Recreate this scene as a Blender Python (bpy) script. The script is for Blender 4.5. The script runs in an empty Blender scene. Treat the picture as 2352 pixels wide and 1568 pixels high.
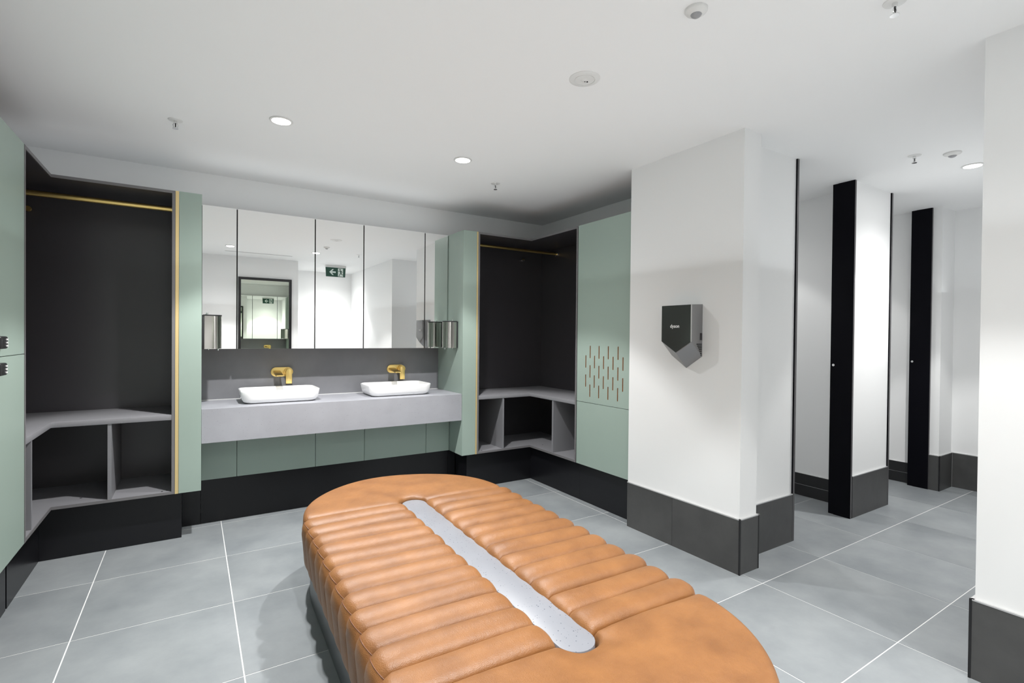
import bpy, bmesh, math, random
from mathutils import Vector, Matrix
random.seed(7)
S = bpy.context.scene
COL = S.collection
PI = math.pi
HC = 2.642          # ceiling height
CAMH = 1.4

# ------------------------------------------------------------------ camera
def make_camera():
    yaw, pitch, roll = (math.radians(a) for a in (32.348, -0.572, -0.546))
    fwd = Vector((math.sin(yaw) * math.cos(pitch), math.cos(yaw) * math.cos(pitch), math.sin(pitch)))
    right = Vector((math.cos(yaw), -math.sin(yaw), 0))
    up = right.cross(fwd)
    R = math.cos(roll) * right - math.sin(roll) * up
    U = math.sin(roll) * right + math.cos(roll) * up
    cd = bpy.data.cameras.new('camera')
    cd.sensor_width = 36.0
    cd.lens = 1158.357 / 2352 * 36.0
    cd.clip_start = 0.02
    co = bpy.data.objects.new('camera', cd)
    m = Matrix((R, U, -fwd)).transposed().to_4x4()
    m.translation = Vector((0, 0, CAMH))
    co.matrix_world = m
    COL.objects.link(co)
    S.camera = co
make_camera()

# ------------------------------------------------------------------ world, exposure
W = bpy.data.worlds.new('world'); S.world = W
W.use_nodes = True
W.node_tree.nodes['Background'].inputs[0].default_value = (0.9, 0.93, 1.0, 1)
W.node_tree.nodes['Background'].inputs[1].default_value = 0.05
S.view_settings.view_transform = 'Standard'
S.view_settings.look = 'None'
S.view_settings.gamma = 1.0
S.view_settings.use_curve_mapping = False
S.view_settings.exposure = -0.2
S.cycles.max_bounces = 12
S.cycles.diffuse_bounces = 8
S.cycles.glossy_bounces = 8
S.cycles.use_denoising = True
S.cycles.sample_clamp_indirect = 6.0
S.cycles.caustics_reflective = True
S.cycles.blur_glossy = 0.3

SPOT_W = 185.0       # each ceiling downlight: the tight beam
HALO_W = 90.0       # a softer ring round it
WIDE_W = 3.0       # and its wide spill
UP_W = 1.25         # added soft fill thrown up at the ceiling, no fitting there, watts per square metre
DOWNLIGHTS = [(0.432, 3.214, 1.3), (1.607, 3.209, 0.95), (0.445, 0.58, 1.15), (1.58, 0.66, 0.85),
              (2.2, -1.2, 0.8), (4.67, 1.29, 0.8), (4.0, 2.75, 0.18), (5.3, 2.75, 0.18)]
def lamp(name, kind, loc, energy, **kw):
    l = bpy.data.lights.new(name, kind); l.energy = energy
    for k, v in kw.items(): setattr(l, k, v)
    o = bpy.data.objects.new(name, l); o.location = loc; COL.objects.link(o)
    return o
for (x, y, k) in DOWNLIGHTS:
    lamp('downlight_beam', 'SPOT', (x, y, HC - 0.012), SPOT_W * k, spot_size=math.radians(93), spot_blend=0.25,
         shadow_soft_size=0.035, color=(1.0, 0.992, 0.98))
    lamp('downlight_halo', 'SPOT', (x, y, HC - 0.012), HALO_W * k, spot_size=math.radians(140), spot_blend=0.9,
         shadow_soft_size=0.035, color=(1.0, 0.992, 0.98))
    lamp('downlight_spill', 'AREA', (x, y, HC - 0.011), WIDE_W * k, shape='DISK', size=0.09, color=(1.0, 0.992, 0.98))
def ceiling_fill(x0, x1, y0, y1, z, k=1.0):  # added unseen lamp facing up to brighten ceiling and bulkhead, not a room fitting
    o = lamp('added_ceiling_fill', 'AREA', ((x0 + x1) / 2, (y0 + y1) / 2, z), UP_W * k * (x1 - x0) * (y1 - y0), shape='RECTANGLE',
             size=x1 - x0, size_y=y1 - y0, color=(0.93, 0.97, 1.0))
    o.rotation_euler = (math.radians(180), 0, 0)
ceiling_fill(-0.68, 2.68, -0.40, 4.0, 1.85)
ceiling_fill(-1.15, 2.0, 4.09, 4.52, 2.362, 1.0)
ceiling_fill(2.92, 6.0, 0.80, 1.85, 1.85)

# ------------------------------------------------------------------ materials
def mat(name, col, rough=0.5, metal=0.0, spec=0.5, noise=None, bump=None, coat=0.0):
    """noise = (scale, amount, second colour or None), bump = (scale, strength, distance)"""
    m = bpy.data.materials.new(name); m.use_nodes = True
    nt = m.node_tree; b = nt.nodes['Principled BSDF']
    b.inputs['Base Color'].default_value = (*col, 1)
    b.inputs['Roughness'].default_value = rough
    b.inputs['Metallic'].default_value = metal
    b.inputs['Specular IOR Level'].default_value = spec
    b.inputs['Coat Weight'].default_value = coat
    tc = None
    if noise or bump:
        tc = nt.nodes.new('ShaderNodeTexCoord')
    if noise:
        sc, amt, col2 = noise
        n = nt.nodes.new('ShaderNodeTexNoise'); n.inputs['Scale'].default_value = sc
        n.inputs['Detail'].default_value = 6; n.inputs['Roughness'].default_value = 0.6
        nt.links.new(tc.outputs['Object'], n.inputs['Vector'])
        r = nt.nodes.new('ShaderNodeValToRGB')
        r.color_ramp.elements[0].position = 0.5 - amt; r.color_ramp.elements[1].position = 0.5 + amt
        r.color_ramp.elements[0].color = (*col, 1); r.color_ramp.elements[1].color = (*col2, 1)
        nt.links.new(n.outputs['Fac'], r.inputs['Fac'])
        nt.links.new(r.outputs['Color'], b.inputs['Base Color'])
    if bump:
        sc, st, dist = bump
        n2 = nt.nodes.new('ShaderNodeTexNoise'); n2.inputs['Scale'].default_value = sc
        n2.inputs['Detail'].default_value = 4
        nt.links.new(tc.outputs['Object'], n2.inputs['Vector'])
        bp = nt.nodes.new('ShaderNodeBump'); bp.inputs['Strength'].default_value = st; bp.inputs['Distance'].default_value = dist
        nt.links.new(n2.outputs['Fac'], bp.inputs['Height'])
        nt.links.new(bp.outputs['Normal'], b.inputs['Normal'])
    return m

def emit(name, col, strength):
    m = bpy.data.materials.new(name); m.use_nodes = True
    b = m.node_tree.nodes['Principled BSDF']
    b.inputs['Base Color'].default_value = (*col, 1)
    b.inputs['Emission Color'].default_value = (*col, 1); b.inputs['Emission Strength'].default_value = strength
    return m

def speckle_mat(name, col, dots, rough, thr=0.16, scale=95.0, light=None, noise2=None):
    """terrazzo: a plain ground with small dark chips"""
    m = mat(name, col, rough)
    nt = m.node_tree; b = nt.nodes['Principled BSDF']
    tc = nt.nodes.new('ShaderNodeTexCoord')
    v = nt.nodes.new('ShaderNodeTexVoronoi'); v.inputs['Scale'].default_value = scale
    v.inputs['Randomness'].default_value = 1.0
    nt.links.new(tc.outputs['Object'], v.inputs['Vector'])
    sz = nt.nodes.new('ShaderNodeMath'); sz.operation = 'MULTIPLY'
    sep = nt.nodes.new('ShaderNodeSeparateColor')
    nt.links.new(v.outputs['Color'], sep.inputs[0])
    nt.links.new(sep.outputs[0], sz.inputs[0]); sz.inputs[1].default_value = thr * 2
    sub = nt.nodes.new('ShaderNodeMath'); sub.operation = 'SUBTRACT'
    nt.links.new(sz.outputs[0], sub.inputs[0]); sub.inputs[1].default_value = thr
    lt = nt.nodes.new('ShaderNodeMath'); lt.operation = 'LESS_THAN'
    nt.links.new(v.outputs['Distance'], lt.inputs[0]); nt.links.new(sub.outputs[0], lt.inputs[1])
    n = nt.nodes.new('ShaderNodeTexNoise'); n.inputs['Scale'].default_value = 6; n.inputs['Detail'].default_value = 5
    nt.links.new(tc.outputs['Object'], n.inputs['Vector'])
    base = nt.nodes.new('ShaderNodeMix'); base.data_type = 'RGBA'
    nt.links.new(n.outputs['Fac'], base.inputs['Factor'])
    base.inputs[6].default_value = (*[c * 0.88 for c in col], 1); base.inputs[7].default_value = (*[c * 1.12 for c in col], 1)
    mx = nt.nodes.new('ShaderNodeMix'); mx.data_type = 'RGBA'
    nt.links.new(lt.outputs[0], mx.inputs['Factor'])
    nt.links.new(base.outputs[2], mx.inputs[6]); mx.inputs[7].default_value = (*dots, 1)
    nt.links.new(mx.outputs[2], b.inputs['Base Color'])
    return m

def tile_mat(name, c1, c2, rough, scale=2.2, vary=0.06):
    """porcelain tile: cloudy grey, each tile shifted a little in tone"""
    m = mat(name, c1, rough)
    nt = m.node_tree; b = nt.nodes['Principled BSDF']
    g = nt.nodes.new('ShaderNodeNewGeometry'); oi = nt.nodes.new('ShaderNodeObjectInfo')
    mul = nt.nodes.new('ShaderNodeVectorMath'); mul.operation = 'SCALE'
    off = nt.nodes.new('ShaderNodeCombineXYZ')
    nt.links.new(oi.outputs['Random'], off.inputs[0]); nt.links.new(oi.outputs['Random'], off.inputs[1])
    nt.links.new(off.outputs[0], mul.inputs[0]); mul.inputs['Scale'].default_value = 37.0
    add = nt.nodes.new('ShaderNodeVectorMath'); nt.links.new(g.outputs['Position'], add.inputs[0]); nt.links.new(mul.outputs[0], add.inputs[1])
    n = nt.nodes.new('ShaderNodeTexNoise'); n.inputs['Scale'].default_value = scale; n.inputs['Detail'].default_value = 8; n.inputs['Roughness'].default_value = 0.62
    nt.links.new(add.outputs[0], n.inputs['Vector'])
    r = nt.nodes.new('ShaderNodeValToRGB')
    r.color_ramp.elements[0].position = 0.3; r.color_ramp.elements[1].position = 0.7
    r.color_ramp.elements[0].color = (*c1, 1); r.color_ramp.elements[1].color = (*c2, 1)
    nt.links.new(n.outputs['Fac'], r.inputs['Fac'])
    hv = nt.nodes.new('ShaderNodeHueSaturation')
    mr = nt.nodes.new('ShaderNodeMapRange'); mr.inputs[3].default_value = 1 - vary; mr.inputs[4].default_value = 1 + vary
    nt.links.new(oi.outputs['Random'], mr.inputs[0]); nt.links.new(mr.outputs[0], hv.inputs['Value'])
    nt.links.new(r.outputs['Color'], hv.inputs['Color']); nt.links.new(hv.outputs['Color'], b.inputs['Base Color'])
    n2 = nt.nodes.new('ShaderNodeTexNoise'); n2.inputs['Scale'].default_value = 25; n2.inputs['Detail'].default_value = 6
    nt.links.new(add.outputs[0], n2.inputs['Vector'])
    bp = nt.nodes.new('ShaderNodeBump'); bp.inputs['Strength'].default_value = 0.12; bp.inputs['Distance'].default_value = 0.004
    nt.links.new(n2.outputs['Fac'], bp.inputs['Height']); nt.links.new(bp.outputs['Normal'], b.inputs['Normal'])
    return m

def leather_mat():
    m = mat('tan_leather', (0.5, 0.2, 0.06), 0.42)
    nt = m.node_tree; b = nt.nodes['Principled BSDF']
    g = nt.nodes.new('ShaderNodeNewGeometry')
    n = nt.nodes.new('ShaderNodeTexNoise'); n.inputs['Scale'].default_value = 7; n.inputs['Detail'].default_value = 7; n.inputs['Roughness'].default_value = 0.6
    nt.links.new(g.outputs['Position'], n.inputs['Vector'])
    r = nt.nodes.new('ShaderNodeValToRGB')
    r.color_ramp.elements[0].position = 0.3; r.color_ramp.elements[1].position = 0.72
    r.color_ramp.elements[0].color = (0.185, 0.072, 0.018, 1); r.color_ramp.elements[1].color = (0.280, 0.118, 0.033, 1)
    nt.links.new(n.outputs['Fac'], r.inputs['Fac']); nt.links.new(r.outputs['Color'], b.inputs['Base Color'])
    v = nt.nodes.new('ShaderNodeTexVoronoi'); v.inputs['Scale'].default_value = 330
    nt.links.new(g.outputs['Position'], v.inputs['Vector'])
    n2 = nt.nodes.new('ShaderNodeTexNoise'); n2.inputs['Scale'].default_value = 40; n2.inputs['Detail'].default_value = 5
    nt.links.new(g.outputs['Position'], n2.inputs['Vector'])
    ad = nt.nodes.new('ShaderNodeMath'); ad.operation = 'MULTIPLY_ADD'
    nt.links.new(v.outputs['Distance'], ad.inputs[0]); ad.inputs[1].default_value = 0.35; nt.links.new(n2.outputs['Fac'], ad.inputs[2])
    bp = nt.nodes.new('ShaderNodeBump'); bp.inputs['Strength'].default_value = 0.3; bp.inputs['Distance'].default_value = 0.005
    nt.links.new(ad.outputs[0], bp.inputs['Height']); nt.links.new(bp.outputs['Normal'], b.inputs['Normal'])
    mr = nt.nodes.new('ShaderNodeMapRange'); mr.inputs[3].default_value = 0.40; mr.inputs[4].default_value = 0.56
    nt.links.new(n2.outputs['Fac'], mr.inputs[0]); nt.links.new(mr.outputs[0], b.inputs['Roughness'])
    b.inputs['Specular IOR Level'].default_value = 0.6
    b.inputs['Sheen Weight'].default_value = 0.05; b.inputs['Sheen Tint'].default_value = (1.0, 0.7, 0.5, 1)
    return m

def brushed(name, col, rough):
    m = mat(name, col, rough, metal=1.0)
    b = m.node_tree.nodes['Principled BSDF']
    b.inputs['Anisotropic'].default_value = 0.3
    return m

M = dict(
    white=mat('white_paint', (0.80, 0.805, 0.805), 0.6, spec=0.25, bump=(60, 0.02, 0.002)),
    ceil=mat('ceiling_paint', (0.815, 0.82, 0.82), 0.75, spec=0.2),
    green=mat('sage_laminate', (0.315, 0.395, 0.35), 0.4, spec=0.45),
    black_in=mat('black_laminate', (0.043, 0.040, 0.045), 0.34, spec=0.8),
    edge=mat('grey_edging', (0.17, 0.165, 0.17), 0.45),
    shelf=mat('grey_shelf_board', (0.23, 0.23, 0.245), 0.45),
    gold=brushed('brushed_brass', (0.86, 0.63, 0.23), 0.3),
    strip=mat('brass_strip', (0.80, 0.62, 0.30), 0.4, metal=0.5),
    kick=mat('black_kickboard', (0.007, 0.007, 0.009), 0.3, spec=0.4),
    stone=speckle_mat('grey_stone', (0.335, 0.34, 0.37), (0.13, 0.13, 0.15), 0.42, thr=0.17, scale=120),
    splash=mat('grey_splash_stone', (0.165, 0.167, 0.18), 0.28, noise=(5, 0.25, (0.195, 0.197, 0.21))),
    terrazzo=speckle_mat('pale_terrazzo', (0.215, 0.223, 0.247), (0.03, 0.038, 0.065), 0.4, thr=0.27, scale=115),
    porcelain=mat('white_porcelain', (0.88, 0.88, 0.88), 0.08, spec=0.5, coat=0.3),
    mirror=mat('mirror_glass', (0.93, 0.94, 0.935), 0.0, metal=1.0),
    tint_mirror=mat('tinted_mirror_glass', (0.80, 0.86, 0.74), 0.0, metal=1.0),
    dark=mat('dark_carcass', (0.012, 0.012, 0.013), 0.5),
    steel=brushed('brushed_steel', (0.50, 0.485, 0.46), 0.13),
    chrome=mat('chrome', (0.8, 0.8, 0.8), 0.12, metal=1.0),
    blackplastic=mat('black_plastic', (0.02, 0.02, 0.022), 0.35),
    tile=tile_mat('floor_tile', (0.185, 0.202, 0.214), (0.285, 0.303, 0.312), 0.38),
    grout=mat('pale_grout', (0.60, 0.61, 0.61), 0.8, noise=(30, 0.3, (0.68, 0.68, 0.67))),
    skirt=tile_mat('charcoal_tile', (0.052, 0.052, 0.052), (0.076, 0.076, 0.075), 0.42, scale=4.0, vary=0.05),
    blacktile=mat('black_tile', (0.012, 0.012, 0.013), 0.35),
    trim=mat('black_metal_trim', (0.008, 0.008, 0.009), 0.35),
    silver=mat('silver_trim', (0.62, 0.62, 0.62), 0.35, metal=0.6),
    jamb=mat('black_door_frame', (0.003, 0.003, 0.005), 0.4, spec=0.08),
    jamb_edge=mat('charcoal_frame_edge', (0.075, 0.072, 0.075), 0.4),
    leather=leather_mat(),
    stitch=mat('dark_piping', (0.16, 0.055, 0.018), 0.55),
    plinth=mat('slate_plinth', (0.085, 0.09, 0.098), 0.32, noise=(8, 0.3, (0.1, 0.105, 0.112))),
    whiteplastic=mat('white_plastic', (0.70, 0.70, 0.69), 0.4),
    greyplastic=mat('grey_sensor_lens', (0.30, 0.30, 0.31), 0.3),
    lens=emit('downlight_lens', (1.0, 0.98, 0.95), 12.0),
    nickel=mat('sprayed_nickel', (0.30, 0.30, 0.305), 0.34, metal=0.75),
    gloss_dark=mat('smoked_gloss_panel', (0.035, 0.037, 0.035), 0.12, spec=0.6),
    print_white=mat('white_print', (0.85, 0.85, 0.85), 0.5),
    signgreen=mat('sign_green', (0.018, 0.075, 0.05), 0.35),
    signwhite=mat('sign_white', (0.72, 0.80, 0.76), 0.4),
    slot=mat('routed_slot_edge', (0.40, 0.19, 0.075), 0.5),
)

# ------------------------------------------------------------------ mesh helpers
class BM:
    def __init__(self): self.v = []; self.f = []
    def box(self, x0, x1, y0, y1, z0, z1):
        b = len(self.v)
        self.v += [(x0, y0, z0), (x1, y0, z0), (x1, y1, z0), (x0, y1, z0), (x0, y0, z1), (x1, y0, z1), (x1, y1, z1), (x0, y1, z1)]
        self.f += [tuple(b + i for i in q) for q in ((0, 3, 2, 1), (4, 5, 6, 7), (0, 1, 5, 4), (1, 2, 6, 5), (2, 3, 7, 6), (3, 0, 4, 7))]
        return self
    def prism(self, pts, z0, z1, axes='xyz'):
        """extrude a CCW polygon given in the first two axes along the third"""
        b = len(self.v); n = len(pts)
        def put(p, h):
            d = {axes[0]: p[0], axes[1]: p[1], axes[2]: h}; return (d['x'], d['y'], d['z'])
        self.v += [put(p, z0) for p in pts] + [put(p, z1) for p in pts]
        self.f += [tuple(b + i for i in reversed(range(n))), tuple(b + n + i for i in range(n))]
        self.f += [(b + i, b + (i + 1) % n, b + n + (i + 1) % n, b + n + i) for i in range(n)]
        return self
    def lathe(self, prof, c, n=32, axis='z', ang=(0, 2 * PI), caps=False):
        """revolve (r, h) profile about an axis through c"""
        b = len(self.v); m = len(prof); full = abs(ang[1] - ang[0] - 2 * PI) < 1e-6
        k = n if full else n + 1
        for i in range(k):
            a = ang[0] + (ang[1] - ang[0]) * i / n
            for r, h in prof:
                p = (r * math.cos(a), r * math.sin(a), h)
                if axis == 'x': p = (p[2], p[0], p[1])
                if axis == 'y': p = (p[0], p[2], p[1])
                self.v.append((c[0] + p[0], c[1] + p[1], c[2] + p[2]))
        for i in range(n):
            i2 = (i + 1) % k
            for j in range(m - 1):
                self.f.append((b + i * m + j, b + i2 * m + j, b + i2 * m + j + 1, b + i * m + j + 1))
        return self
    def cyl(self, p0, p1, r, n=16, r1=None):
        p0 = Vector(p0); p1 = Vector(p1); d = (p1 - p0).normalized()
        a = d.orthogonal().normalized(); c = d.cross(a); b = len(self.v)
        r1 = r if r1 is None else r1
        for p, rr in ((p0, r), (p1, r1)):
            for i in range(n):
                t = 2 * PI * i / n; self.v.append(tuple(p + rr * (math.cos(t) * a + math.sin(t) * c)))
        self.f += [(b + i, b + (i + 1) % n, b + n + (i + 1) % n, b + n + i) for i in range(n)]
        self.f += [tuple(b + i for i in reversed(range(n))), tuple(b + n + i for i in range(n))]
        return self
    def tube(self, pts, r, n=6):
        b = len(self.v); P = [Vector(p) for p in pts]; ref = None
        for i, p in enumerate(P):
            d = (P[min(i + 1, len(P) - 1)] - P[max(i - 1, 0)]).normalized()
            if ref is None: ref = d.orthogonal().normalized()
            ref = (ref - d * ref.dot(d)).normalized(); c = d.cross(ref)
            for k in range(n):
                t = 2 * PI * k / n; self.v.append(tuple(p + r * (math.cos(t) * ref + math.sin(t) * c)))
        for i in range(len(P) - 1):
            for k in range(n):
                self.f.append((b + i * n + k, b + i * n + (k + 1) % n, b + (i + 1) * n + (k + 1) % n, b + (i + 1) * n + k))
        self.f += [tuple(b + k for k in reversed(range(n))), tuple(b + (len(P) - 1) * n + k for k in range(n))]
        return self
    def grid(self, rows, flip=False):
        b = len(self.v); m = len(rows[0])
        for r in rows: self.v += [tuple(p) for p in r]
        for i in range(len(rows) - 1):
            for j in range(m - 1):
                q = (b + i * m + j, b + i * m + j + 1, b + (i + 1) * m + j + 1, b + (i + 1) * m + j)
                self.f.append(tuple(reversed(q)) if flip else q)
        return self
    def build(self, name, m, parent=None, smooth=False, bevel=0.0, seg=2, angle=40, recalc=True):
        off = parent_loc(parent)
        me = bpy.data.meshes.new(name)
        me.from_pydata([(x - off[0], y - off[1], z - off[2]) for x, y, z in self.v], [], self.f)
        bm = bmesh.new(); bm.from_mesh(me)
        if recalc: bmesh.ops.recalc_face_normals(bm, faces=bm.faces)
        if bevel:
            es = [e for e in bm.edges if len(e.link_faces) == 2 and e.calc_face_angle(0) > 0.5]
            bmesh.ops.bevel(bm, geom=es, offset=bevel, segments=seg, profile=0.5, affect='EDGES', clamp_overlap=True)
        bm.to_mesh(me); bm.free()
        if smooth:
            me.polygons.foreach_set('use_smooth', [True] * len(me.polygons))
            me.set_sharp_from_angle(angle=math.radians(angle))
        me.materials.append(m)
        o = bpy.data.objects.new(name, me); COL.objects.link(o)
        if parent is not None: o.parent = parent
        return o

def parent_loc(p):
    v = Vector((0, 0, 0))
    while p is not None: v += p.location; p = p.parent
    return v

def thing(name, label, cat, loc, group=None):
    o = bpy.data.objects.new(name, None); COL.objects.link(o)
    o.location = loc; o.empty_display_size = 0.1
    o['label'] = label; o['category'] = cat
    if group: o['group'] = group
    return o

def struct(name, loc=None):
    o = bpy.data.objects.new(name, None); COL.objects.link(o); o['kind'] = 'structure'
    if loc: o.location = loc
    return o

def B(name, x0, x1, y0, y1, z0, z1, m, parent=None, bevel=0.0, seg=2):
    return BM().box(x0, x1, y0, y1, z0, z1).build(name, m, parent, bevel=bevel, seg=seg, smooth=bevel > 0)

def SB(name, *a, **k):
    o = B(name, *a, **k); o['kind'] = 'structure'; return o

def dup(root, delta, label=None):
    r = root.copy(); COL.objects.link(r); r.location = root.location + Vector(delta)
    if label: r['label'] = label
    for ch in root.children:
        c = ch.copy(); COL.objects.link(c); c.parent = r
        for g in ch.children:
            d = g.copy(); COL.objects.link(d); d.parent = c
    return r

# ------------------------------------------------------------------ setting: floor
floor = SB('floor', -1.35, 6.35, -1.9, 4.75, -0.12, -0.0012, M['grout'])
tx = [-1.757, -1.112, -0.467, 0.183, 0.826, 1.47, 2.112, 2.765, 3.413, 4.04, 4.67, 5.32, 5.96, 6.6]
ty = [4.92, 4.27, 3.629, 2.984, 2.312, 1.655, 1.0, 0.345, -0.31, -0.965, -1.62, -2.275]
G = 0.0027
for i in range(len(tx) - 1):
    for j in range(len(ty) - 1):
        x0, x1 = max(tx[i], -1.34), min(tx[i + 1], 6.34); y0, y1 = max(ty[j + 1], -1.89), min(ty[j], 4.74)
        if x0 > 2.9 and (y1 < 0.5 or y0 > 3.45): continue
        if x1 < 1.4 and y1 < -0.6: continue
        B('tile', x0 + G, x1 - G, y0 + G, y1 - G, -0.012, 0.0, M['tile'], floor)

SB('ceiling', -1.35, 6.35, -1.9, 4.75, HC, HC + 0.1, M['ceil'])

# ------------------------------------------------------------------ setting: walls
XR = 2.745                     # face of the right-hand pier wall
SB('wall_back', -1.35, 3.42, 4.60, 4.72, 0, HC, M['white'])
SB('wall_left', -1.36, -1.25, -0.57, 4.60, 0, HC, M['white'])
SB('wall_right', 3.30, 3.42, 2.70, 4.60, 0, HC, M['white'])
SB('wall_front', -1.25, 1.51, -0.57, -0.45, 0, HC, M['white'])
SB('wall_entry_left', 1.39, 1.51, -1.79, -0.57, 0, HC, M['white'])
SB('wall_entry_end', 1.39, 2.90, -1.90, -1.79, 0, HC, M['white'])
SB('wall_pier', XR, 2.912, 1.792, 2.70, 0, HC, M['white'])
SB('wall_pier_return', 2.912, 3.42, 2.58, 2.70, 0, HC, M['white'])
SB('wall_cubicle_left', 2.912, 3.515, 1.907, 2.05, 0, HC, M['white'])
SB('wall_cubicle_middle', 4.362, 4.985, 1.907, 2.05, 0, HC, M['white'])
SB('wall_cubicle_side', 3.30, 3.42, 2.05, 2.58, 0, HC, M['white'])
SB('wall_partition_near', 4.62, 4.72, 2.05, 3.40, 0, HC, M['white'])
SB('wall_partition_far', 5.925, 6.02, 2.05, 3.40, 0, HC, M['white'])
SB('wall_cubicle_back', 3.42, 6.02, 3.40, 3.50, 0, HC, M['white'])
SB('wall_nib', 5.865, 6.17, 1.825, 2.05, 0, HC, M['white'])
SB('wall_corridor_end', 6.17, 6.29, 0.60, 2.05, 0, HC, M['white'])
SB('wall_corridor_side', 2.90, 6.17, 0.60, 0.725, 0, HC, M['white'])
SB('wall_near_right', XR, 2.90, -1.79, 0.725, 0, HC, M['white'])

# ------------------------------------------------------------------ setting: tiled skirtings
ZB = 0.324
T = 0.012
def skirt_run(parent, axis, fixed, sign, a0, a1, joints=(), m='skirt', z1=ZB, th=T):
    """a row of skirting tiles standing proud of a wall face; sign = side the face looks to"""
    cuts = [a0] + [j for j in joints if a0 < j < a1] + [a1]
    for c0, c1 in zip(cuts, cuts[1:]):
        g = 0.001
        f0, f1 = sorted((fixed, fixed + sign * th))
        if axis == 'y': B('tile', f0, f1, c0 + g, c1 - g, 0, z1, M[m], parent)
        else: B('tile', c0 + g, c1 - g, f0, f1, 0, z1, M[m], parent)
    f0, f1 = sorted((fixed, fixed + sign * (th + 0.0015)))
    if axis == 'y': B('top_trim', f0, f1, a0, a1, z1, z1 + 0.006, M['silver'], parent)
    else: B('top_trim', a0, a1, f0, f1, z1, z1 + 0.006, M['silver'], parent)
def corner_trim(parent, x, y, r=0.0045, z1=ZB + 0.006):
    B('corner_trim', x - r, x + r, y - r, y + r, 0, z1, M['trim'], parent)

bp = struct('baseboard_pier')
skirt_run(bp, 'y', XR, -1, 1.78, 2.695, joints=(2.279,))
skirt_run(bp, 'x', 1.792, -1, XR - 0.012, 2.93)
skirt_run(bp, 'y', 2.912, 1, 1.79, 1.895)
corner_trim(bp, XR - 0.010, 1.782); corner_trim(bp, 2.922, 1.783)
bc = struct('baseboard_cubicle_left'); skirt_run(bc, 'x', 1.907, -1, 2.925, 3.512)
bm_ = struct('baseboard_cubicle_middle'); skirt_run(bm_, 'x', 1.907, -1, 4.37, 4.982)
bn = struct('baseboard_nib')
skirt_run(bn, 'x', 1.825, -1, 5.865, 6.158); skirt_run(bn, 'y', 5.865, -1, 1.815, 1.90)
corner_trim(bn, 5.857, 1.817)
be = struct('baseboard_corridor_end'); skirt_run(be, 'y', 6.17, -1, 0.74, 1.812)
bs = struct('baseboard_corridor_side'); skirt_run(bs, 'x', 0.725, 1, 2.92, 6.155, joints=(3.4, 4.0, 4.6, 5.2, 5.8))
br = struct('baseboard_near_right')
skirt_run(br, 'y', XR, -1, -1.775, 0.737, joints=(-1.4, -0.8, -0.2, 0.16))
skirt_run(br, 'x', 0.725, 1, XR - 0.012, 2.915)
corner_trim(br, XR - 0.010, 0.736)
bf = struct('baseboard_front'); skirt_run(bf, 'x', -0.45, 1, -1.24, 1.51, joints=(-0.6, 0.0, 0.6, 1.2))
bl = struct('baseboard_entry_left'); skirt_run(bl, 'y', 1.51, 1, -1.79, -0.44, joints=(-1.2,))
bd = struct('baseboard_entry_end'); skirt_run(bd, 'x', -1.79, 1, 1.53, XR - 0.02, joints=(2.1,))
# cubicle skirtings: two courses of black tile with pale joints
def cubicle_skirt(name, x, y0, y1, cuts):
    o = struct(name)
    B('grout_bed', x - 0.008, x, y0, y1, 0, 0.203, M['grout'], o)
    for z0, z1 in ((0.003, 0.099), (0.103, 0.199)):
        for c0, c1 in zip(cuts, cuts[1:]):
            B('tile', x - 0.012, x - 0.006, c0 + 0.002, c1 - 0.002, z0, z1, M['blacktile'], o)
cubicle_skirt('baseboard_partition_near', 4.62, 2.06, 3.39, (2.06, 2.49, 2.94, 3.39))
cubicle_skirt('baseboard_partition_far', 5.925, 2.06, 3.39, (2.06, 2.66, 3.26, 3.39))

# ------------------------------------------------------------------ setting: cubicle door frames
def door_frame(name, xl, xr):
    o = struct(name)
    B('left_jamb', xl, xl + 0.022, 1.897, 2.06, 0, HC, M['jamb'], o)
    B('right_jamb', xr, xr + 0.022, 1.897, 2.018, 0, HC, M['jamb'], o)
    B('jamb_edge', xr + 0.0005, xr + 0.0215, 1.8955, 1.8972, 0, HC - 0.001, M['jamb_edge'], o)
    B('jamb_edge', xl + 0.0005, xl + 0.0215, 1.8955, 1.8972, 0, HC - 0.001, M['jamb_edge'], o)
    B('door_stop', xr + 0.006, xr + 0.022, 2.018, 2.06, 0, HC, M['jamb'], o)
    k = BM().cyl((xr + 0.001, 2.036, 1.196), (xr + 0.008, 2.036, 1.196), 0.010, 12).build('latch_keep', M['chrome'], o, smooth=True)
    return o
door_frame('door_1', 3.515, 4.34)
door_frame('door_2', 4.985, 5.843)

# ------------------------------------------------------------------ joinery dimensions
YF, XL, XRF = 4.05, -0.72, 2.78         # front faces: back run, left run, right run
ZT = 2.348
D = 0.018                               # board thickness
YB, XBL, XBR = 4.60, -1.25, 3.30        # wall faces behind

def lock(parent, x, y, z):
    """black keypad lock on a door that faces +x"""
    bm = BM().box(x, x + 0.026, y - 0.05, y + 0.05, z - 0.028, z + 0.028)
    o = bm.build('keypad_lock', M['blackplastic'], parent, bevel=0.009, seg=3, smooth=True)
    k = BM()
    for i in range(2):
        for j in range(3):
            k.cyl((x + 0.025, y + 0.028 + i * 0.013 - 0.006, z - 0.015 + 0.014 * j), (x + 0.0285, y + 0.028 + i * 0.013 - 0.006, z - 0.015 + 0.014 * j), 0.004, 8)
    return o, k

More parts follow.
